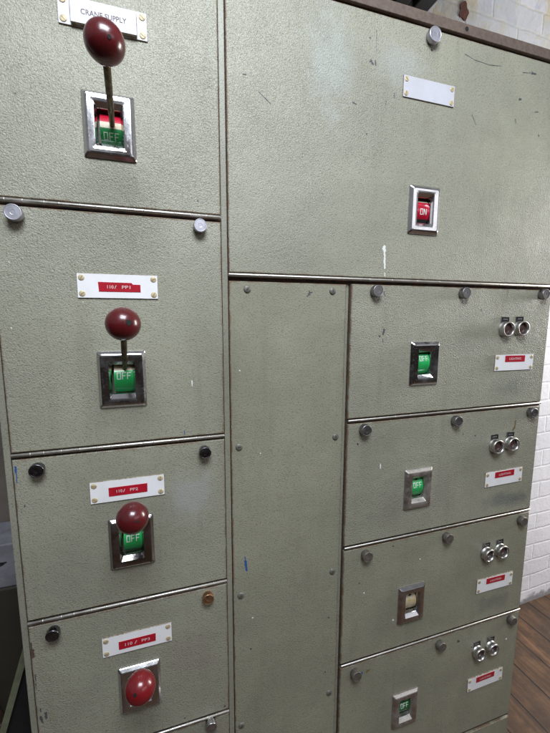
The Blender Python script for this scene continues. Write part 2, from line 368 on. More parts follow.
MARKS = [('dark', 0.424, 0.4965, 0.4287, 0.4921, 0.00304), ('dark', 0.4338, 0.4984, 0.4346, 0.4914, 0.00201), ('dark', 0.4341, 0.5533, 0.4353, 0.5148, 0.0008), ('dark', 0.3869, 0.4156, 0.3936, 0.414, 0.002), ('dark', 0.4808, 0.4488, 0.4799, 0.4393, 0.00105), ('dark', 0.4615, 0.4307, 0.4609, 0.4232, 0.00095), ('dark', 0.419, 0.3635, 0.4195, 0.3625, 0.00164), ('dark', 0.42, 0.537, 0.4214, 0.5366, 0.00159), ('black', 0.5652, 0.5445, 0.566, 0.5443, 0.00236), ('dark', 0.6511, 0.5541, 0.6788, 0.548, 0.00091), ('dark', 0.6788, 0.548, 0.7207, 0.5462, 0.00093), ('dark', 0.7207, 0.5462, 0.7547, 0.5507, 0.00129), ('dark', 0.8445, 0.5529, 0.8569, 0.5535, 0.00377), ('dark', 0.8173, 0.5493, 0.8414, 0.5527, 0.001), ('dark', 0.8132, 0.4934, 0.818, 0.4942, 0.00326), ('dark', 0.8062, 0.45, 0.8078, 0.4418, 0.00113), ('dark', 0.8643, 0.474, 0.8736, 0.4755, 0.0013), ('dark', 0.8816, 0.4253, 0.883, 0.4246, 0.00184), ('dark', 0.1666, 0.4256, 0.1721, 0.426, 0.00137), ('dark', 0.1959, 0.4015, 0.2072, 0.3934, 0.00089), ('dark', 0.2072, 0.3934, 0.2186, 0.3852, 0.00145), ('dark', 0.6808, 0.4389, 0.6938, 0.4205, 0.00083), ('white', 0.4707, 0.1447, 0.4714, 0.1406, 0.00561), ('white', 0.4718, 0.1427, 0.4742, 0.1034, 0.00317), ('white', 0.4747, 0.0929, 0.4753, 0.0866, 0.00161), ('dark', 0.4792, -0.0292, 0.4771, -0.0379, 0.00308), ('dark', 0.4676, -0.0422, 0.4691, -0.0431, 0.00237), ('dark', 0.4766, -0.0489, 0.4774, -0.0555, 0.00118), ('dark', 0.4751, 0.0539, 0.4781, 0.0443, 0.00117), ('dark', 0.8275, 0.0653, 0.8279, 0.0509, 0.00111), ('dark', 0.7481, 0.0163, 0.75, 0.0153, 0.00162), ('dark', -0.187, 0.334, -0.1864, 0.3335, 0.00109), ('dark', 0.0816, 0.2046, 0.083, 0.2027, 0.00138), ('dark', -0.1418, 0.195, -0.1412, 0.1943, 0.00089), ('white', 0.0628, -0.1211, 0.0629, -0.1307, 0.00141), ('white', -0.215, 0.0843, -0.2145, 0.0837, 0.00114), ('white', -0.2201, -0.0195, -0.2196, -0.0201, 0.0012), ('blue', 0.046, -0.217, 0.0462, -0.2229, 0.00114), ('white', -0.1134, 0.0234, -0.1129, 0.0227, 0.00096), ('blue', -0.2332, -0.2529, -0.2331, -0.2636, 0.00192), ('blue', -0.2327, -0.2654, -0.2331, -0.2814, 0.00094), ('dark', -0.2245, -0.3226, -0.2257, -0.3261, 0.00098), ('brown', -0.2352, -0.5863, -0.2353, -0.5965, 0.00123), ('brown', -0.2347, -0.6008, -0.2339, -0.6154, 0.00354), ('dark', -0.2335, -0.6528, -0.2337, -0.6674, 0.00183), ('dark', -0.234, -0.6715, -0.2342, -0.6841, 0.00129), ('dark', -0.2226, -0.7376, -0.223, -0.7483, 0.00288), ('dark', -0.2319, -0.7427, -0.2289, -0.757, 0.00379), ('dark', -0.2305, -0.726, -0.2304, -0.7325, 0.0015), ('brown', -0.2493, -0.576, -0.2492, -0.5821, 0.00124), ('dark', 0.0274, -0.8446, 0.0286, -0.8461, 0.00184), ('brown', 0.1128, -0.8469, 0.1141, -0.8479, 0.00221), ('blue', 0.1618, -0.505, 0.1646, -0.524, 0.00135), ('blue', 0.163, -0.5145, 0.1658, -0.5359, 0.00337), ('dark', 0.2972, 0.041, 0.3015, 0.0478, 0.00168), ('dark', 0.3015, 0.0478, 0.3072, 0.0491, 0.00147), ('dark', 0.3006, 0.051, 0.3025, 0.0431, 0.00126), ('white', 0.155, -0.1053, 0.1558, -0.1061, 0.0016), ('white', 0.1967, -0.2795, 0.1975, -0.2805, 0.00162), ('dark', 0.1728, -0.7261, 0.1742, -0.7275, 0.00192), ('dark', 0.362, -0.7016, 0.3635, -0.7031, 0.00214), ('dark', 0.3559, -0.8454, 0.3573, -0.847, 0.00194), ('white', 0.1774, -0.6515, 0.1787, -0.6529, 0.00168), ('black', 0.4227, -0.2834, 0.4238, -0.2843, 0.00221), ('white', 0.4843, -0.3382, 0.4853, -0.349, 0.00181), ('ochre', 0.8933, -0.2714, 0.8928, -0.285, 0.00251), ('ochre', 0.8917, -0.2876, 0.8857, -0.2952, 0.00346), ('dark', 0.4397, -0.6303, 0.4411, -0.6314, 0.00205), ('white', 0.4539, -0.659, 0.4551, -0.6604, 0.00178), ('white', 0.5409, -0.7556, 0.5421, -0.7571, 0.00268), ('dark', 0.5301, -0.5528, 0.5313, -0.5541, 0.0021), ('white', 0.612, -0.6044, 0.6136, -0.6058, 0.00192), ('dark', 0.7555, -0.88, 0.7599, -0.8829, 0.00342), ('ochre', 0.4712, -0.8803, 0.4785, -0.877, 0.00298), ('blue', 0.4557, -0.8777, 0.4571, -0.8827, 0.00207), ('white', 0.9347, -0.926, 0.9364, -0.9278, 0.00301), ('dark', 0.8067, -0.9142, 0.8083, -0.9156, 0.00212), ('dark', 0.7598, -0.2978, 0.7615, -0.299, 0.00206), ('dark', 0.7209, -0.2897, 0.7219, -0.2909, 0.00145)]
KM={'dark':1,'black':2,'white':3,'blue':4,'brown':5,'ochre':6}
PMATS=[M['paint'],M['chip_dark'],M['chip_black'],M['chip_white'],M['chip_blue'],M['chip_brown'],M['chip_ochre'],M['gap_rust'],M['black']]
def add_marks(mb, cx, cz, x0, x1, z0, z1, e=.0):
    for j,(k,ax,az,bx,bz,r) in enumerate(MARKS):
        if not (x0<=ax<=x1 and z0<=az<=z1): continue
        a=Vector((ax,az)); b=Vector((bx,bz)); d=b-a; ln=d.length
        u=d/ln if ln>1e-6 else Vector((1,0)); w=Vector((-u.y,u.x)); pts=[]
        rnd=random.Random(j); ns=max(1,int(ln/.002)); per=[]
        for i in range(9): per.append((0.0,math.pi/2+math.pi*i/8))
        for i in range(1,ns): per.append((i/ns,-math.pi/2))
        for i in range(9): per.append((1.0,-math.pi/2+math.pi*i/8))
        for i in range(ns-1,0,-1): per.append((i/ns,math.pi/2))
        r*=.75 if (ln>.012 and k=='dark') else .95; taper=.35 if (ln>.012 and k=='dark') else (.8 if k=='white' else .75)
        for (t,an) in per:
            q=Vector((math.cos(an),math.sin(an))); p0=a+d*t
            rr=r*(1-(1-taper)*t)*(.75+.75*noise.noise(Vector((q.x*1.3+j*3.1+t*ln*260,q.y*1.9,j*.7)))+.22*rnd.random())
            pts.append(p0+u*q.x*rr+w*q.y*rr)
        mb.face([mb.vert((p.x-cx,-(e+.00025+.00001*(j%30)),p.y-cz)) for p in pts], KM[k])

# ------------------------------------------------------------------ the cabinet
cab = thing('switchgear_cabinet', 'large grey-green hammered-paint electrical switchboard with drop-down doors, red ball levers and white nameplates', 'cabinet', (.3659, .94, 0))
DEP=.43
mb=MB()
FE=-.0055   # frame face, just behind the door faces
XL,XR=-.2508,.9825
ZT=.588; ZB=-ZO+.04
# frame is built as a body box plus mullion strips
mb.box((XL,D-FE+.010,ZB+ZO),(XR,D+DEP,ZT+ZO))
def strip(x0,x1,z0,z1,e=FE,m=0,ch=.0012): mb.box((x0,D-e,z0+ZO),(x1,D-FE+.0095,z1+ZO),m,ch)
strip(XL,-.2404,ZB,ZT-.001)
strip(.1236,.1344,ZB,ZT-.001,FE+.003)
strip(.9790,XR,ZB,ZT-.001)
strip(.3850,.3945,ZB,.072,FE-.0035)
mb.build('frame',M['paint_flat'],cab,(0,0,0))
g=MB()
def seam(x0,x1,z0,z1,e=FE-.001,m=0): g.box((x0,D-e,z0+ZO),(x1,D-FE+.0098,z1+ZO),m)
seam(.1344,.1366,ZB+.01,ZT-.002,FE-.0005)           # long rusty groove beside the left column
seam(.3946,.3962,ZB+.01,.070,FE-.001,1)
seam(-.2404,-.2376,ZB+.01,ZT-.002,FE-.001,0)
seam(.1218,.1241,ZB+.01,ZT-.002,FE-.001,0)
for (x0,x1,z) in ((-.2380,.1230,.1786),(-.2380,.1230,-.2332),(-.2380,.1230,-.5474),(-.2380,.1230,-.8614),(.1375,.979,.0777),
                  (.3962,.979,-.2283),(.3962,.979,-.5324),(.3962,.979,-.8415),(.3962,.979,-1.196)):
    seam(x0,x1,z-.010,z+.0065,FE-.0012,1 if z<0 else 0)
g.build('door_gap',[M['gap'],M['gap_rust']],cab)

def panel(name, x0,x1,z0,z1, e=0, mats=None, th=.012, hole=None, label=None, marks=True, c=.0014):
    cx,cz=(x0+x1)/2,(z0+z1)/2
    mb=MB(); ed=.006
    xs=[x0+c,x0+ed,x1-ed,x1-c]; zs=[z0+c,z0+ed,z1-ed,z1-c]
    if hole:
        hx,hz,hw,hh=hole; xs+= [hx-hw,hx+hw]; zs+=[hz-hh,hz+hh]; xs.sort(); zs.sort()
    idx={}
    for i,x in enumerate(xs):
        for k,z in enumerate(zs):
            v=mb.vert((x-cx,-e,z-cz)); idx[i,k]=v
            if i in (0,len(xs)-1) or k in (0,len(zs)-1): mb.edge[v]=1.0
            else: mb.edge[v]=0.0
    for i in range(len(xs)-1):
        for k in range(len(zs)-1):
            if hole and abs((xs[i]+xs[i+1])/2-hole[0])<hole[2] and abs((zs[k]+zs[k+1])/2-hole[1])<hole[3]: continue
            mb.face((idx[i,k],idx[i+1,k],idx[i+1,k+1],idx[i,k+1]))
    # chamfer and sides
    def loop(X0,X1,Z0,Z1,ee,edv=1.0):
        r=[mb.vert((X-cx,-ee,Z-cz)) for X,Z in ((X0,Z0),(X1,Z0),(X1,Z1),(X0,Z1))]
        for v in r: mb.edge[v]=edv
        return r
    a=loop(x0+c,x1-c,z0+c,z1-c,e); b=loop(x0,x1,z0,z1,e-c); d=loop(x0,x1,z0,z1,e-th)
    for A,B in ((a,b),(b,d)):
        for k in range(4): mb.face((A[k],A[(k+1)%4],B[(k+1)%4],B[k]))
    if hole:
        q=[(hx-hw,hz-hh),(hx+hw,hz-hh),(hx+hw,hz+hh),(hx-hw,hz+hh)]
        f=[mb.vert((X-cx,-e,Z-cz)) for X,Z in q]; bk=[mb.vert((X-cx,-e+.012,Z-cz)) for X,Z in q]
        for k in range(4): mb.face((f[k],bk[k],bk[(k+1)%4],f[(k+1)%4]),8)
    if marks: add_marks(mb,cx,cz,x0,x1,z0,z1,e)
    return mb.build(name,mats or PMATS,cab,(cx,D,cz+ZO),label=label,fix=False)

RODS={}
HT,HB=.0044,.0080     # door bottom above the rod axis, next door top below it
def hinge(door,x0,x1,z,r=.0032,e=.0006):
    if x0>.3 and z<-.2: r=.0026
    mb=MB(); n=14; L_=x1-x0
    # knuckled hinge pin
    prof=[]; 
    mb.lathe([(r*.8,-L_/2),(r,-L_/2+.001),(r,L_/2-.001),(r*.8,L_/2)],seg=16,axis='x',cap0=True)
    for k in range(1,n): 
        x=-L_/2+L_*k/n+random.uniform(-.004,.004)
        mb.lathe([(r*1.0,x-.0009),(r*1.10,x-.0005),(r*1.10,x+.0005),(r*1.0,x+.0009)],seg=16,axis='x',cap1=False)
    return mb.build('hinge_pin',M['rod'],door,((x0+x1)/2,D-e,z+ZO))
WH=(.0185,.0295)
SW={}
def door(x0,x1,zlo,zhi,sw,rod=True,label=None,rx=None):
    z0=zlo+HT if zlo is not None else ZB+.02
    z1=zhi
    o=panel('door',x0,x1,z0,z1,hole=(sw[0],sw[1],*WH) if sw else None,label=label,mats=[M['paint_smooth']]+PMATS[1:] if (x0>.3 and zhi<-.5) else None)
    if rod: hinge(o, (rx or (x0,x1))[0], (rx or (x0,x1))[1], zlo)
    return o
DL={}
dl1=door(-.2378,.1224,.1786,ZT-.0045,(-.0571,.3050),label='crane supply door at the top of the left column')
dl2=door(-.2378,.1222,-.2332,.1786-HB,(-.058,-.1112))
dl3=door(-.2378,.1222,-.5474,-.2332-HB,(-.0569,-.4231))
dl4=door(-.2378,.1222,-.8614,-.5474-HB,(-.0558,-.7366))
dl5=door(-.2378,.1222,-1.196,-.8614-HB,None)
dbig=door(.1364,.9775,.0777,ZT-.0045,(.5659,.2285),label='wide top door with scratches and a white paint drip',rx=(.135,.979))
dr1=door(.3965,.9770,-.2283,.0777-HB-.002,(.5902,-.1072))
dr2=door(.3965,.9770,-.5324,-.2283-HB,(.5922,-.4129))
dr3=door(.3965,.9770,-.8415,-.5324-HB,(.5915,-.7217))
dr4=door(.3965,.9770,-1.196,-.8415-HB,(.5905,-1.0290),rod=False)
kick=panel('kick_panel',.3965,.9770,ZB+.01,-1.2045,mats=[M['paint_smooth']]+PMATS[1:])
# tall blank middle panel
mid=panel('blank_panel',.1366,.3850,ZB+.01,.0665,e=-.0025,mats=[M['paint_smooth']]+PMATS[1:],label='tall blank panel held by slotted round-head screws')

def make_screw(parent, x, z, r=.0072, ang=0, e=-.0025, m='screw', h=.0032):
    mb=MB()
    mb.lathe([(r*1.0,0),(r*.99,h*.35),(r*.86,h*.75),(r*.55,h*.97),(0.0001,h)],seg=28,cap1=False,domed=True)
    w=r*.11; ca,sa=math.cos(ang),math.sin(ang)
    q=[(-r*.86,-w),(r*.86,-w),(r*.86,w),(-r*.86,w)]
    def ee(u): return h*(1-.42*(u/r)**2)+.0002
    ids=[]
    for k in range(7):
        u=-r*.84+r*1.68*k/6
        ids.append([mb.vert((u*ca-s*sa,-ee(u),u*sa+s*ca)) for s in (-w,w)])
    for k in range(6): mb.face((ids[k][0],ids[k+1][0],ids[k+1][1],ids[k][1]),1)
    return mb.build('screw',[M[m],M['brass_slot'] if m=='brass' else M['slot']],parent,(x,D-e,z+ZO),fix=False)
for i,(x,z) in enumerate(((.1717,.0518),(.3529,.0522),(.1522,-.2614),(.3680,-.2618),(.1525,-.5915),(.3685,-.585),(.1505,-.914),(.3680,-.907),(.1515,-1.21),(.368,-1.21))):
    make_screw(mid,x,z,ang=[.9,1.5,.1,1.55,.7,.5,.8,.4,1,1][i])

# knobs -------------------------------------------------------------------
def knob_mesh(mname, r=.0118, h=.0185, dimple=True):
    mb=MB(); seg=48
    prof=[(r*.90,0),(r*.92,h*.25),(r*.98,h*.3),(r*1.0,h*.36),(r*1.0,h-.0016),(r*.965,h-.0005),(r*.91,h),(r*.85,h),(r*.82,h-.0005),(r*.30,h-.0005),(r*.26,h-.0008),(.0001,h-.0008)]
    mb.lathe(prof,seg=seg,cap1=False)
    # fine knurl: nudge alternate rim vertices
    for ring in (3,4):
        for k in range(0,seg,2):
            i=ring*seg+k; x,y,z=mb.v[i]; mb.v[i]=(x*.965,y,z*.965)
    return mb
def knob(parent,x,z,mname='knob',r=.0118,h=.0145,e=0):
    # x, z were read at the face of the knob; bring them back to its foot
    k=(D-h*.55)/D
    mb=knob_mesh(mname,r,h)
    return mb.build('knob',M[mname],parent,(x*k,D-e,z*k+ZO),rot=(0,random.uniform(0,6),0))
knob(dl2,-.2022,.1593,'knob_bright',.0125,.017); knob(dl2,.0848,.1611,'knob_bright',.0118,.015)
knob(dl3,-.2021,-.2623,'knob_dark'); knob(dl3,.0838,-.2631,'knob_dark',.0115,.016)
knob(dl4,-.1999,-.5784,'knob_dark',.0115); knob(dl4,.0826,-.5779,'knob_rust',.0115,.013)
knob(dl5,.0823,-.8834,'knob',.0118,.016); knob(dl5,-.2,-.884,'knob')
knob(dbig,.569,.5720,'knob_bright',.0150,.0135)
for dd,row in ((dr1,((.4576,.0545),(.6960,.0553),(.9505,.0572))),(dr2,((.4417,-.2528),(.6991,-.2544),(.9512,-.2531))),
               (dr3,((.4583,-.5638),(.6968,-.5645),(.9540,-.5639))),(dr4,((.4400,-.8798),(.6988,-.8781),(.9512,-.8720)))):
    for (x,z) in row: knob(dd,x,z,'knob_grey' if z>-.5 else 'knob_brown',.0130,.0150)
make_screw(kick,.88,-1.235,.008,.3,0)

# switch bezels --------------------------------------------------------------
def stroke_quads(ch):
    # unit cell 0..1 x 0..1, stroke width t
    t=.2
    if ch=='O': return [((0,0),(t,0),(t,1),(0,1)),((1-t,0),(1,0),(1,1),(1-t,1)),((t,0),(1-t,0),(1-t,t*.62),(t,t*.62)),((t,1-t*.62),(1-t,1-t*.62),(1-t,1),(t,1))]
    if ch=='F': return [((0,0),(t,0),(t,1),(0,1)),((t,1-t*.62),(1,1-t*.62),(1,1),(t,1)),((t,.5-t*.31),(.82,.5-t*.31),(.82,.5+t*.31),(t,.5+t*.31))]
    if ch=='N': return [((0,0),(t,0),(t,1),(0,1)),((1-t,0),(1,0),(1,1),(1-t,1)),((t,1),(t,.72),(1-t,0),(1-t,.28))]
DR=.030; DC=.0292    # drum radius, axis depth behind the face
def make_drum(parent,x,z,word,th0,bands,letters=4,hw=.0164,notch=False,lth=None,lh=.0125,prt=0):
    # bands: (from angle, to angle, slot) relative to the lever angle th0, degrees
    mb=MB(); r=DR
    def P(u,a,rr=r): return (u,-(rr*math.cos(math.radians(a))-DC),rr*math.sin(math.radians(a)))
    for (a0,a1,sl) in bands:
        n=max(2,int(abs(a1-a0)/4))
        for i in range(n):
            A=th0+a0+(a1-a0)*i/n; B=th0+a0+(a1-a0)*(i+1)/n
            mb.face([mb.vert(p) for p in (P(-hw,A),P(hw,A),P(hw,B),P(-hw,B))],sl)
    # end cheeks
    lo=th0+min(b[0] for b in bands); hi=th0+max(b[1] for b in bands)
    for s in (-1,1):
        pts=[P(s*hw,lo+(hi-lo)*k/14) for k in range(15)]; pts+= [P(s*hw,hi,r*.45),P(s*hw,lo,r*.45)]
        mb.face([mb.vert(p) for p in pts],5)
    if word:
        nL=len(word); lw=.0066 if nL==3 else .0074; gp=.0018; tot=nL*lw+(nL-1)*gp
        ca=lth
        for j,ch in enumerate(word):
            ox=-tot/2+j*(lw+gp)
            for q in stroke_quads(ch):
                zs=sorted({p[1] for p in q}); 
                n=5
                for i in range(n):   # slice quads so they follow the drum
                    def lerp(p,q_,t): return (p[0]+(q_[0]-p[0])*t,p[1]+(q_[1]-p[1])*t)
                    a,b,c,d=q
                    if abs(a[1]-b[1])<1e-6: s0=(lerp(a,d,i/n),lerp(b,c,i/n),lerp(b,c,(i+1)/n),lerp(a,d,(i+1)/n))
                    else: s0=(lerp(a,d,i/n),lerp(b,c,i/n),lerp(b,c,(i+1)/n),lerp(a,d,(i+1)/n))
                    mb.face([mb.vert(P(ox+p[0]*lw,ca+math.degrees((p[1]-.5)*lh/r),r+.00035)) for p in s0],letters)
    # slot where a lever enters (dark half-round notch)
    if notch is not False:
        pts=[]
        nr=.0062
        for k in range(16):
            a=2*math.pi*k/16; pts.append(P(nr*math.cos(a),th0+notch+math.degrees(nr*math.sin(a)/r),r+.0002))
        mb.face([mb.vert(p) for p in pts],5)
    return mb.build('switch_drum',[M['green'],M['red'],M['cream'],M['green_dark'],M['letter'],M['black'],M['letter_dim'],M['cream_worn']],parent,(x,D-prt,z+ZO),fix=False)
def make_bezel(x,z,label,hw=.03955,hh=.0504,bm='chrome'):
    mb=MB(); t=.0085
    mb.rings([(hw,hh,-.0002,.003),(hw,hh,.0022,.003),(hw-.0008,hh-.0008,.0032,.003),(hw-.0048,hh-.0048,t-.0012,.003),(hw-.0062,hh-.0062,t-.0004,.003),(hw-.0085,hh-.0085,t,.003),(hw-.0135,hh-.0125,t,.003),
              (hw-.0165,hh-.0150,t-.0003,.0025),(hw-.0182,hh-.0168,t-.0006,.0022),(hw-.0216,hh-.0238,.0012,.0018),(hw-.0220,hh-.0244,.0002,.0015),(hw-.0220,hh-.0244,-.0090,.0015)])
    return mb.build('switch_bezel',M[bm],cab,(x,D,z+ZO),label=label)
G,Rd,Cr,Gd,Bk,Cw=0,1,2,3,5,7
OFFB=[(-75,-3,G),(-3,14,Cr),(14,60,Rd)]
def lever(x,z,th,ln,ballr,bm,dx0,dx1,marks):
    # rod from the drum axis outwards; th above horizontal
    o=MB(); a=math.radians(th)
    p0=Vector((dx0,DC,0))+Vector((0,-math.cos(a),math.sin(a)))*(DR-.004)
    p1=Vector((dx1,DC,0))+Vector((0,-math.cos(a),math.sin(a)))*(ln)
    o.tube([p0,p0.lerp(p1,.3),p0.lerp(p1,.65),p1],[.0040,.0047,.0049,.0050],16)
    rod=o.build('operating_lever',M['lever'],cab,(x,D,z+ZO))
    b=MB(); bm_=bmesh.new(); bmesh.ops.create_uvsphere(bm_,u_segments=56,v_segments=36,radius=ballr)
    ax=(p1-p0).normalized(); rotm=ax.to_track_quat('Z','Y').to_matrix().to_4x4()
    for v in bm_.verts: v.co.z*=.97
    b.addbm(bm_,0,True,rotm)
    # ferrule where the rod enters
    f=MB(); 
    # chips in the bakelite
    for (u,w,s,j) in marks:
        cc=Vector((u,-math.sqrt(max(0,1-u*u-w*w)),w)); t1=cc.orthogonal().normalized(); t2=cc.cross(t1); pts=[]
        for k in range(14):
            aa=2*math.pi*k/14; rr=s*(.65+.6*abs(noise.noise(Vector((math.cos(aa)*2+j,math.sin(aa)*2,j)))))
            pts.append((cc+t1*math.cos(aa)*rr+t2*math.sin(aa)*rr).normalized()*(ballr*.995+.00025))
        b.face([b.vert(p) for p in pts],1)
    ball=b.build('lever_ball',[bm,M['chip_black']],rod,W(x+p1.x,-p1.y,z+p1.z),fix=False)
    return rod
b1=make_bezel(-.0571,.3050,'bright chromed bezel of the crane supply switch')
make_drum(b1,-.0551,.3050,'OFF',8,[(-80,-11,Gd),(-11,7,Cr),(7,60,Rd)],6,lth=-26,lh=.0118)
lever(-.0571,.3050,8,.191,.0238,M['ball'],.004,.0128,[(.30,-.25,.13,1)])
b2=make_bezel(-.058,-.1112,None)
make_drum(b2,-.0555,-.1112,'OFF',38,[(-110,-8,G),(-8,14,Cr),(14,60,Rd)],4,lth=11,lh=.0125)
lever(-.058,-.1112,38,.1616,.0255,M['ball'],.004,.0130,[(.38,.10,.24,2),(.28,.18,.10,4)])
b3=make_bezel(-.0569,-.4231,None,bm='chrome_dark')
make_drum(b3,-.0549,-.4231,'OFF',38,[(-110,-8,G),(-8,14,Cr),(14,60,Rd)],4,lth=11,lh=.0125)
lever(-.0569,-.4231,38,.1616,.0252,M['ball'],.004,.0105,[(.25,.22,.10,3),(.45,.16,.10,5)])
b4=make_bezel(-.0558,-.7366,None)
make_drum(b4,-.0538,-.7366,'OFF',38,[(-110,-8,G),(-8,14,Cr),(14,60,Rd)],4,lth=11,lh=.0125)
lever(-.0558,-.7366,38,.1616,.0252,M['ball_red'],.003,.0075,[(-.30,.42,.17,6)])
c1=make_bezel(.5659,.2285,'bezel of the only switch showing red ON')
make_drum(c1,.5659,.2285,'ON',-46,[(-30,12,Bk),(12,84,Rd),(84,96,Cr)],4,lth=-4,lh=.0125)
c2=make_bezel(.5902,-.1072,None); make_drum(c2,.5902,-.1072,'OFF',50,[(-110,-6,G),(-6,40,Bk)],4,lth=22,lh=.0125)
c3=make_bezel(.5922,-.4129,'pale satin-worn switch bezel',bm='satin'); make_drum(c3,.5922,-.4129,'OFF',48,[(-106,-6,G),(-6,10,G),(10,40,Bk)],4,notch=0,lth=14,lh=.0125)
c4=make_bezel(.5915,-.7217,'bezel of the switch with a blank worn cream drum'); make_drum(c4,.5915,-.7217,None,46,[(-106,6,Cw),(6,30,Bk)],4,notch=-2)
c5=make_bezel(.5905,-1.0290,None,bm='satin'); make_drum(c5,.5905,-1.0290,'OFF',42,[(-106,2,Gd),(2,14,Rd)],4,notch=-2,lth=12)

# nameplates -----------------------------------------------------------------
def nameplate(x,z,label,tape=None,txt=None,rot=0,w=.1287,h=.0409,pm='plate'):
    mb=MB(); t=.0022
    mb.rings([(w/2,h/2,-.0001,.0012),(w/2,h/2,t-.0004,.0012),(w/2-.0004,h/2-.0004,t,.0012)],m=1)
    mb.box((-w/2+.0005,-t-.00015,-h/2+.0005),(w/2-.0005,-t+.001,h/2-.0005),0)
    o=mb.build('nameplate',[M[pm],M['plate_edge']],cab,(x,D,z+ZO),rot=(0,rot,0),label=label)
    for sx in (-1,1):
        for sz in (-1,1):
            dx,dz=sx*(w/2-.0072),sz*(h/2-.0072)
            make_screw(o,x+dx*math.cos(rot)+dz*math.sin(rot),z-dx*math.sin(rot)+dz*math.cos(rot),.0050,random.uniform(0,3),t+.0002,'brass',.0011)
    if tape:
        tw,thh,tx,tz=tape; tb=MB(); e=.0006
        if txt[1]:   # tape with a torn upper right corner
            pts=[(-tw/2,-thh/2),(tw/2,-thh/2),(tw/2,thh/2-.0028),(tw*.31,thh/2-.0026),(tw*.29,thh/2),(-tw/2-.0008,thh/2+.0004)]
        else: pts=[(-tw/2,-thh/2),(tw/2,-thh/2),(tw/2+.0004,thh/2),(-tw/2,thh/2)]
        f=[tb.vert((px,-e,pz)) for px,pz in pts]; bk=[tb.vert((px,0.0001,pz)) for px,pz in pts]
        tb.face(f,0)
        for k in range(len(f)): tb.face((f[k],f[(k+1)%len(f)],bk[(k+1)%len(f)],bk[k]),0)
        for (s,wd,hg,ox,oz,it) in txt[0]: text_mesh(tb,s,wd,hg,ox,e+.0004,oz,1,italic=it,bold=.004)
        tb.build('embossed_tape',[M['tape'],M['tape_text']],o,(x+tx,D-t-.0002,z+tz+ZO),rot=(0,rot,0),fix=False)
    return o
def lefttxt(n,torn): return ([('110',.0100,.0056,-.0150,.0002,0),('/',.0036,.0058,-.0070,.0002,0),('PP'+n,.0135,.0054,.0100,.0002,0)],torn)
nameplate(-.0562,.0506,'white nameplate with torn red tape reading 110/ PP1',(.0665,.0155,.0020,-.0015),lefttxt('1',True))
nameplate(-.0585,-.3172,'white nameplate with red tape reading 110/ PP2',(.0665,.0165,.0000,-.0015),lefttxt('2',False))
nameplate(-.0558,-.6320,'white nameplate with red tape reading 110 / PP3',(.0680,.0165,-.0010,-.0025),([('110',.0130,.0064,-.0160,.0002,0),('/',.0046,.0066,-.0030,.0002,0),('PP3',.0150,.0060,.0155,.0002,0)],False))
for i,(x,z,tx) in enumerate(((.8675,-.1146,.001),(.8676,-.4221,.001),(.8693,-.7300,.001),(.8657,-1.0362,-.001))):
    nameplate(x,z,'white nameplate with small red LIGHTING tape',rot=(.006,-.008,.010,-.004)[i],tape=(.066,.0160,tx,.0095),txt=([('LIGHTING',.040,.0058,.0,.0,0)],False))
nameplate(.5638,.4655,'blank white nameplate with brass screws',pm='plate_dull')
crane=nameplate(-.0569,.4632,'white nameplate with raised plaque reading CRANE SUPPLY',pm='plate_dull')
mb=MB(); pw,ph,pe=.0955,.0330,.0055
mb.rings([(pw/2,ph/2,0,.001),(pw/2,ph/2,pe-.0006,.001),(pw/2-.0006,ph/2-.0006,pe,.001)],m=1)
mb.box((-pw/2+.0007,-pe-.0001,-ph/2+.0007),(pw/2-.0007,-pe+.001,ph/2-.0007),0)
text_mesh(mb,'CRANE SUPPLY',.0655,.0078,.0,pe+.0003,.0006,2,bold=.018)
mb.build('raised_plaque',[M['plate_dull'],M['plate_edge'],M['engrave']],crane,(-.0560,D-.0024,.4612+ZO),fix=False)

# indicator lamps ------------------------------------------------------------
def lamp(x,z,dark=False):
    k=(D-.012)/D; x*=k; z*=k
    mb=MB(); r=.0182
    mb.lathe([(r*.98,0),(r*1.0,.003),(r*.93,.0038),(r*.93,.0095),(r*1.0,.0105),(r*1.0,.0150),(r*.97,.0164),(r*.90,.0170),(r*.82,.0166),(r*.79,.0120),(r*.78,.0060)],seg=48,cap1=False)
    o=mb.build('indicator_lamp',M['lampring'],cab,(x,D,z+ZO),rot=(random.uniform(-.05,.05),random.uniform(-.06,.06),random.uniform(-.07,.07)))
    l=MB(); rr=r*.79
    l.lathe([(rr,.0050),(rr*.95,.0068),(rr*.8,.0085),(rr*.5,.0100),(.0001,.0105)],seg=32,cap1=False,domed=True)
    l.build('lens',M['lens'],o,(x,D,z+ZO))
    t=MB(); w,h=.0128,.0085
    zc=.0215
    t.rings([(w,h,-.0001,.0008),(w,h,.0014,.0008),(w-.0012,h-.0012,.0016,.0006)],m=1)
    t.box((-w+.0012,-.0018,-h+.0012),(w-.0012,-.0008,h-.0012),0)
    for (a_,b_) in ((-.0065,-.0035),(-.002,.001),(.0028,.0062)): t.quad((a_,-.0021,.0008),(b_,-.0021,.0008),(b_,-.0021,.0036),(a_,-.0021,.0036),2)   # worn, unreadable engraving
    t.build('lamp_tag',[M['tag_black'],M['screw'],M['tag_text']],o,(x,D,z+zc+ZO),fix=False)
for (x,z) in ((.8391,-.0300),(.8891,-.0290),(.8400,-.3367),(.8917,-.3345),(.8414,-.6435),(.8916,-.6440),(.8403,-.9490),(.8885,-.9465)): lamp(x,z)

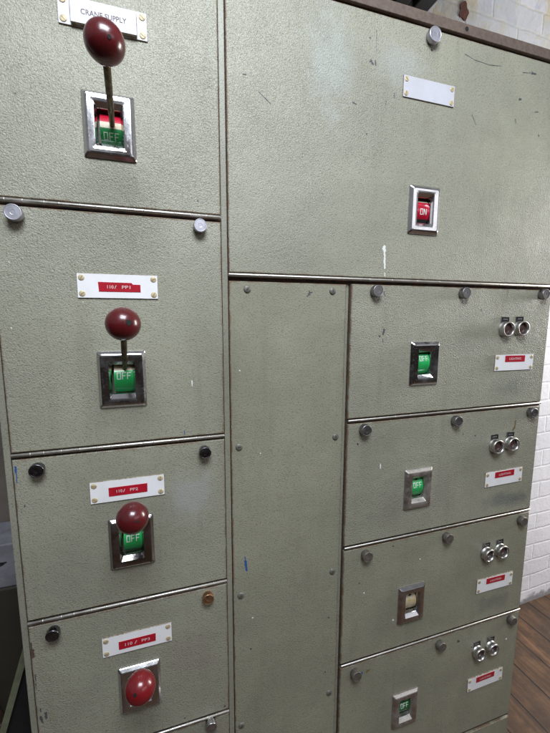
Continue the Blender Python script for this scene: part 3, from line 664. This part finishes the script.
# iron angle running along the top
mb=MB(); x0,x1=XL-.02,1.25
zz0,zz1=.5880+ZO,.6092+ZO
mb.box((x0,D-.004,zz0),(x1,D+.006,zz1),0,.0012); mb.box((x0,D+.006,zz1-.006),(x1,D+.06,zz1),0,.001)
mb.lathe([(.0044,0),(.0044,.0004)],seg=18,cen=(.6480,D-.0041,.5990+ZO),m=1)
mb.build('top_angle',[M['iron'],M['chip_black']],cab,label='rusty brown iron angle along the top edge')
mb=MB(); mb.box((XL+.003,D+.003,ZT+ZO-.002),(1.2,D+.05,ZT+ZO+.0026),0); mb.build('top_gap',M['gap'],cab)
mb=MB(); mb.box((XL+.01,D+.02,0),(XR-.01,D+DEP-.01,.04)); mb.build('plinth',M['black_steel'],cab)

# ------------------------------------------------------------------ setting
def struct(o): o['kind']='structure'; return o
mb=MB(); mb.quad((-7,-8,0),(8,-8,0),(8,3.5,0),(-7,3.5,0))
struct(mb.build('floor',M['floor'],None))
# wall, turned a little from the cabinet, slightly uneven
WY=1.19; wx=.98; ROT=math.radians(2.2)
mb=MB(); nx=2
mb.box((-3.5,0,-.02),(4.5,.22,4.2),0)
wall=mb.build('brick_wall',M['wall'],None,(wx,WY-.002,0),rot=(0,0,ROT))
wall['label']='white painted brick wall behind the switchboard, flaking near the top'; wall['category']='wall'
# bare brick showing through
mb=MB(); pts=[]
for k in range(22):
    a=2*math.pi*k/22; r=1+.5*noise.noise(Vector((math.cos(a)*1.3,math.sin(a)*1.3,5.1)))+.12*math.sin(5*a+1)
    pts.append((math.cos(a)*.022*r,0,math.sin(a)*.027*r))
f=[mb.vert((p[0],-.002,p[2])) for p in pts]; bk=[mb.vert((p[0],.003,p[2])) for p in pts]
mb.face(f); 
for k in range(22): mb.face((f[k],f[(k+1)%22],bk[(k+1)%22],bk[k]))
bw=mb.build('bare_brick_patch',M['brick_red'],wall,(0,0,0)); bw.location=(1.090-wx,-.001,1.078+ZO)
# black cable duct reaching out from the wall over the cabinet
dk=thing('cable_duct','black steel cable duct overhead between the iron angle and the brick wall','cable duct',(.80,1.0,1.05+ZO))
mb=MB()
for (a,b_) in ((.30,.36),(.38,.45),(.47,.53),(.55,.60),(.622,.675),(.70,.76),(.79,.84),(.865,.9205)):
    mb.box((a,.76,1.022+ZO),(b_,1.182,1.09+ZO),0,.004)
mb.build('duct_rail',M['black_steel'],dk)
mb=MB(); mb.box((.29,.76,1.0905+ZO),(.925,1.182,1.17+ZO)); mb.build('duct_cover',M['black'],dk)

# things at the left behind the cabinet
th=thing('bench_cupboard','low dark olive cupboard behind the left edge of the switchboard','cupboard',(-.80,1.05,0))
H=.787
mb=MB(); mb.box((-1.3,.97,.0),(-.33,1.10,H),0,.004); mb.build('cupboard_body',M['bench'],th)
mb=MB(); mb.box((-1.0,.955,.05),(-.405,.969,H-.19),0,.003); mb.build('cupboard_door',M['grey_steel'],th)
mb=MB(); mb.lathe([(.010,0),(.012,.012),(.006,.016)],seg=24); mb.build('door_handle',M['ball_red'],th,(-.411,.955,.55))
bx=MB(); bx.box((-.95,.973,H+.001),(-.34,1.09,H+.112),0,.003)
for (a,c,r) in ((-.392,H+.062,.010),(-.381,H+.066,.007),(-.396,H+.036,.006)):
    bx.face([bx.vert((a+.010+r*1.6*math.cos(t*.5),.9725,c+r*.4*math.sin(t*.5)+.15*r*math.sin(t*1.7))) for t in range(12)],1)
o=bx.build('cardboard_box',[M['card'],M['smear']],None); tagm(o,'pale bluish cardboard box with dark smears on the cupboard','box')
mb=MB(); mb.box((-1.2,1.103,.0),(-.30,1.115,ZO+.45),0,.002)  # added sheet, its brown stands in for the wall in shade
o=mb.build('wall_shade_sheet',M['board'],None); tagm(o,'added dull brown sheet standing in for the shaded wall behind the box','board')
cc=MB(); pts=[]
for k in range(90):
    a=k*.42; pts.append((-.470+(.060+.0004*k)*math.cos(a)*.8, .955+.018*math.sin(a*.5), .46+.010*math.sin(k*.3)+.070*math.sin(a)))
cc.tube(pts,.008,10); o=cc.build('cable_coil',M['cable'],None); tagm(o,'coil of brown rubber cable hanging in front of the olive cupboard','cable')
# leaning sheet steel cover with a pale green edge
ln=thing('leaning_cover','sheet steel cover with pale green edge leaning against the left side of the switchboard','metal cover',(-.45,.80,0))
A=Vector((-.2640,.775,-.66+ZO)); B=Vector((-.50,.775,.02))
mb=MB(); 
def slab(p,q,wd,y0,y1,m):
    d=(q-p).normalized(); n=Vector((d.z,0,-d.x))*wd
    if n.x>0: n=-n
    c=[p,q,q+n,p+n]; i=[mb.vert((v.x,y0,v.z)) for v in c]+[mb.vert((v.x,y1,v.z)) for v in c]
    for k in ((0,1,2,3),(7,6,5,4),(0,4,5,1),(1,5,6,2),(2,6,7,3),(3,7,4,0)): mb.face([i[t] for t in k],m)
slab(A,B,.012,.775,1.10,0); mb.build('cover_edge',M['edgegreen'],ln)
mb=MB(); c=[(A.x,A.z),(B.x,B.z),(-.2515,B.z),(-.2515,A.z)]
i=[mb.vert((x,.785,z)) for x,z in c]; j=[mb.vert((x,.80,z)) for x,z in c]
mb.face(i); mb.face(j[::-1])
for k in range(4): mb.face((i[k],j[k],j[(k+1)%4],i[(k+1)%4]))
mb.build('cover_sheet',M['black_steel'],ln)

# ------------------------------------------------------------------ light
w=bpy.data.worlds.new('World'); scene.world=w; w.use_nodes=True
nt=w.node_tree; bg=nt.nodes['Background']
tc=N(nt,'ShaderNodeTexCoord'); sx=N(nt,'ShaderNodeSeparateXYZ'); L(nt,tc.outputs['Generated'],sx.inputs[0])
mr=N(nt,'ShaderNodeMapRange'); mr.inputs['From Min'].default_value=-1; mr.inputs['From Max'].default_value=1; L(nt,sx.outputs[2],mr.inputs['Value'])
amb=ramp(nt,mr.outputs[0],[(.0,(.06,.036,.012)),(.40,(.045,.030,.018)),(.50,(.10,.085,.072)),(.56,(.75,.77,.78)),(.72,(1.15,1.2,1.25)),(1.,(1.2,1.27,1.35))])
# the unseen workshop: dim clutter below eye level, roof lights above
nz=noise_(nt,tc.outputs['Generated'],3.2,4,.6)
amb=mix(nt,math_(nt,'MULTIPLY',ramp(nt,nz,[(.45,(0,0,0)),(.55,(1,1,1))]),.5),amb,(.07,.062,.055))
L(nt,amb,bg.inputs['Color']); bg.inputs['Strength'].default_value=0.26
def area(name,loc,aim,sx_,sy_,power,col):
    ld=bpy.data.lights.new(name,'AREA'); ld.shape='RECTANGLE'; ld.size=sx_; ld.size_y=sy_; ld.energy=power; ld.color=col
    o=bpy.data.objects.new(name,ld); COL.objects.link(o); o.location=loc
    o.rotation_euler=(Vector(aim)-Vector(loc)).to_track_quat('-Z','Y').to_euler(); return o
area('skylight',(.08,-.38,ZO+1.18),(.2,.25,ZO+.1),0.85,.6,39,(.86,.925,1.0))
area('rear_reflection_fill',(2.6,-3.0,ZO+1.45),(.6,.7,ZO+.2),3.0,1.2,17,(.95,.96,1.0))  # added lamp behind the camera, brightens the upper bezel's reflection
area('wall_fill',(3.3,.72,ZO+.4),(1.8,1.19,ZO-.5),.8,1.2,85,(1.0,.97,.92))  # added fill lamp that brightens the brick wall at the right

# ------------------------------------------------------------------ camera
cam=bpy.data.cameras.new('camera'); co=bpy.data.objects.new('camera',cam); COL.objects.link(co)
Rm=Matrix.Rotation(-0.31409356,4,'Z')@Matrix.Rotation(-0.13514563,4,'X')@Matrix.Rotation(-0.00210389,4,'Y')@Matrix.Rotation(math.pi/2,4,'X')
co.matrix_world=Matrix.Translation((0,0,ZO))@Rm
cam.sensor_fit='HORIZONTAL'; cam.sensor_width=36; cam.lens=368.562/550*36
cam.clip_start=.01; cam.clip_end=100
scene.camera=co
scene.view_settings.view_transform='Standard'; scene.view_settings.look='None'
scene.view_settings.exposure=0.0; scene.view_settings.gamma=1
scene.render.resolution_x=768; scene.render.resolution_y=1024
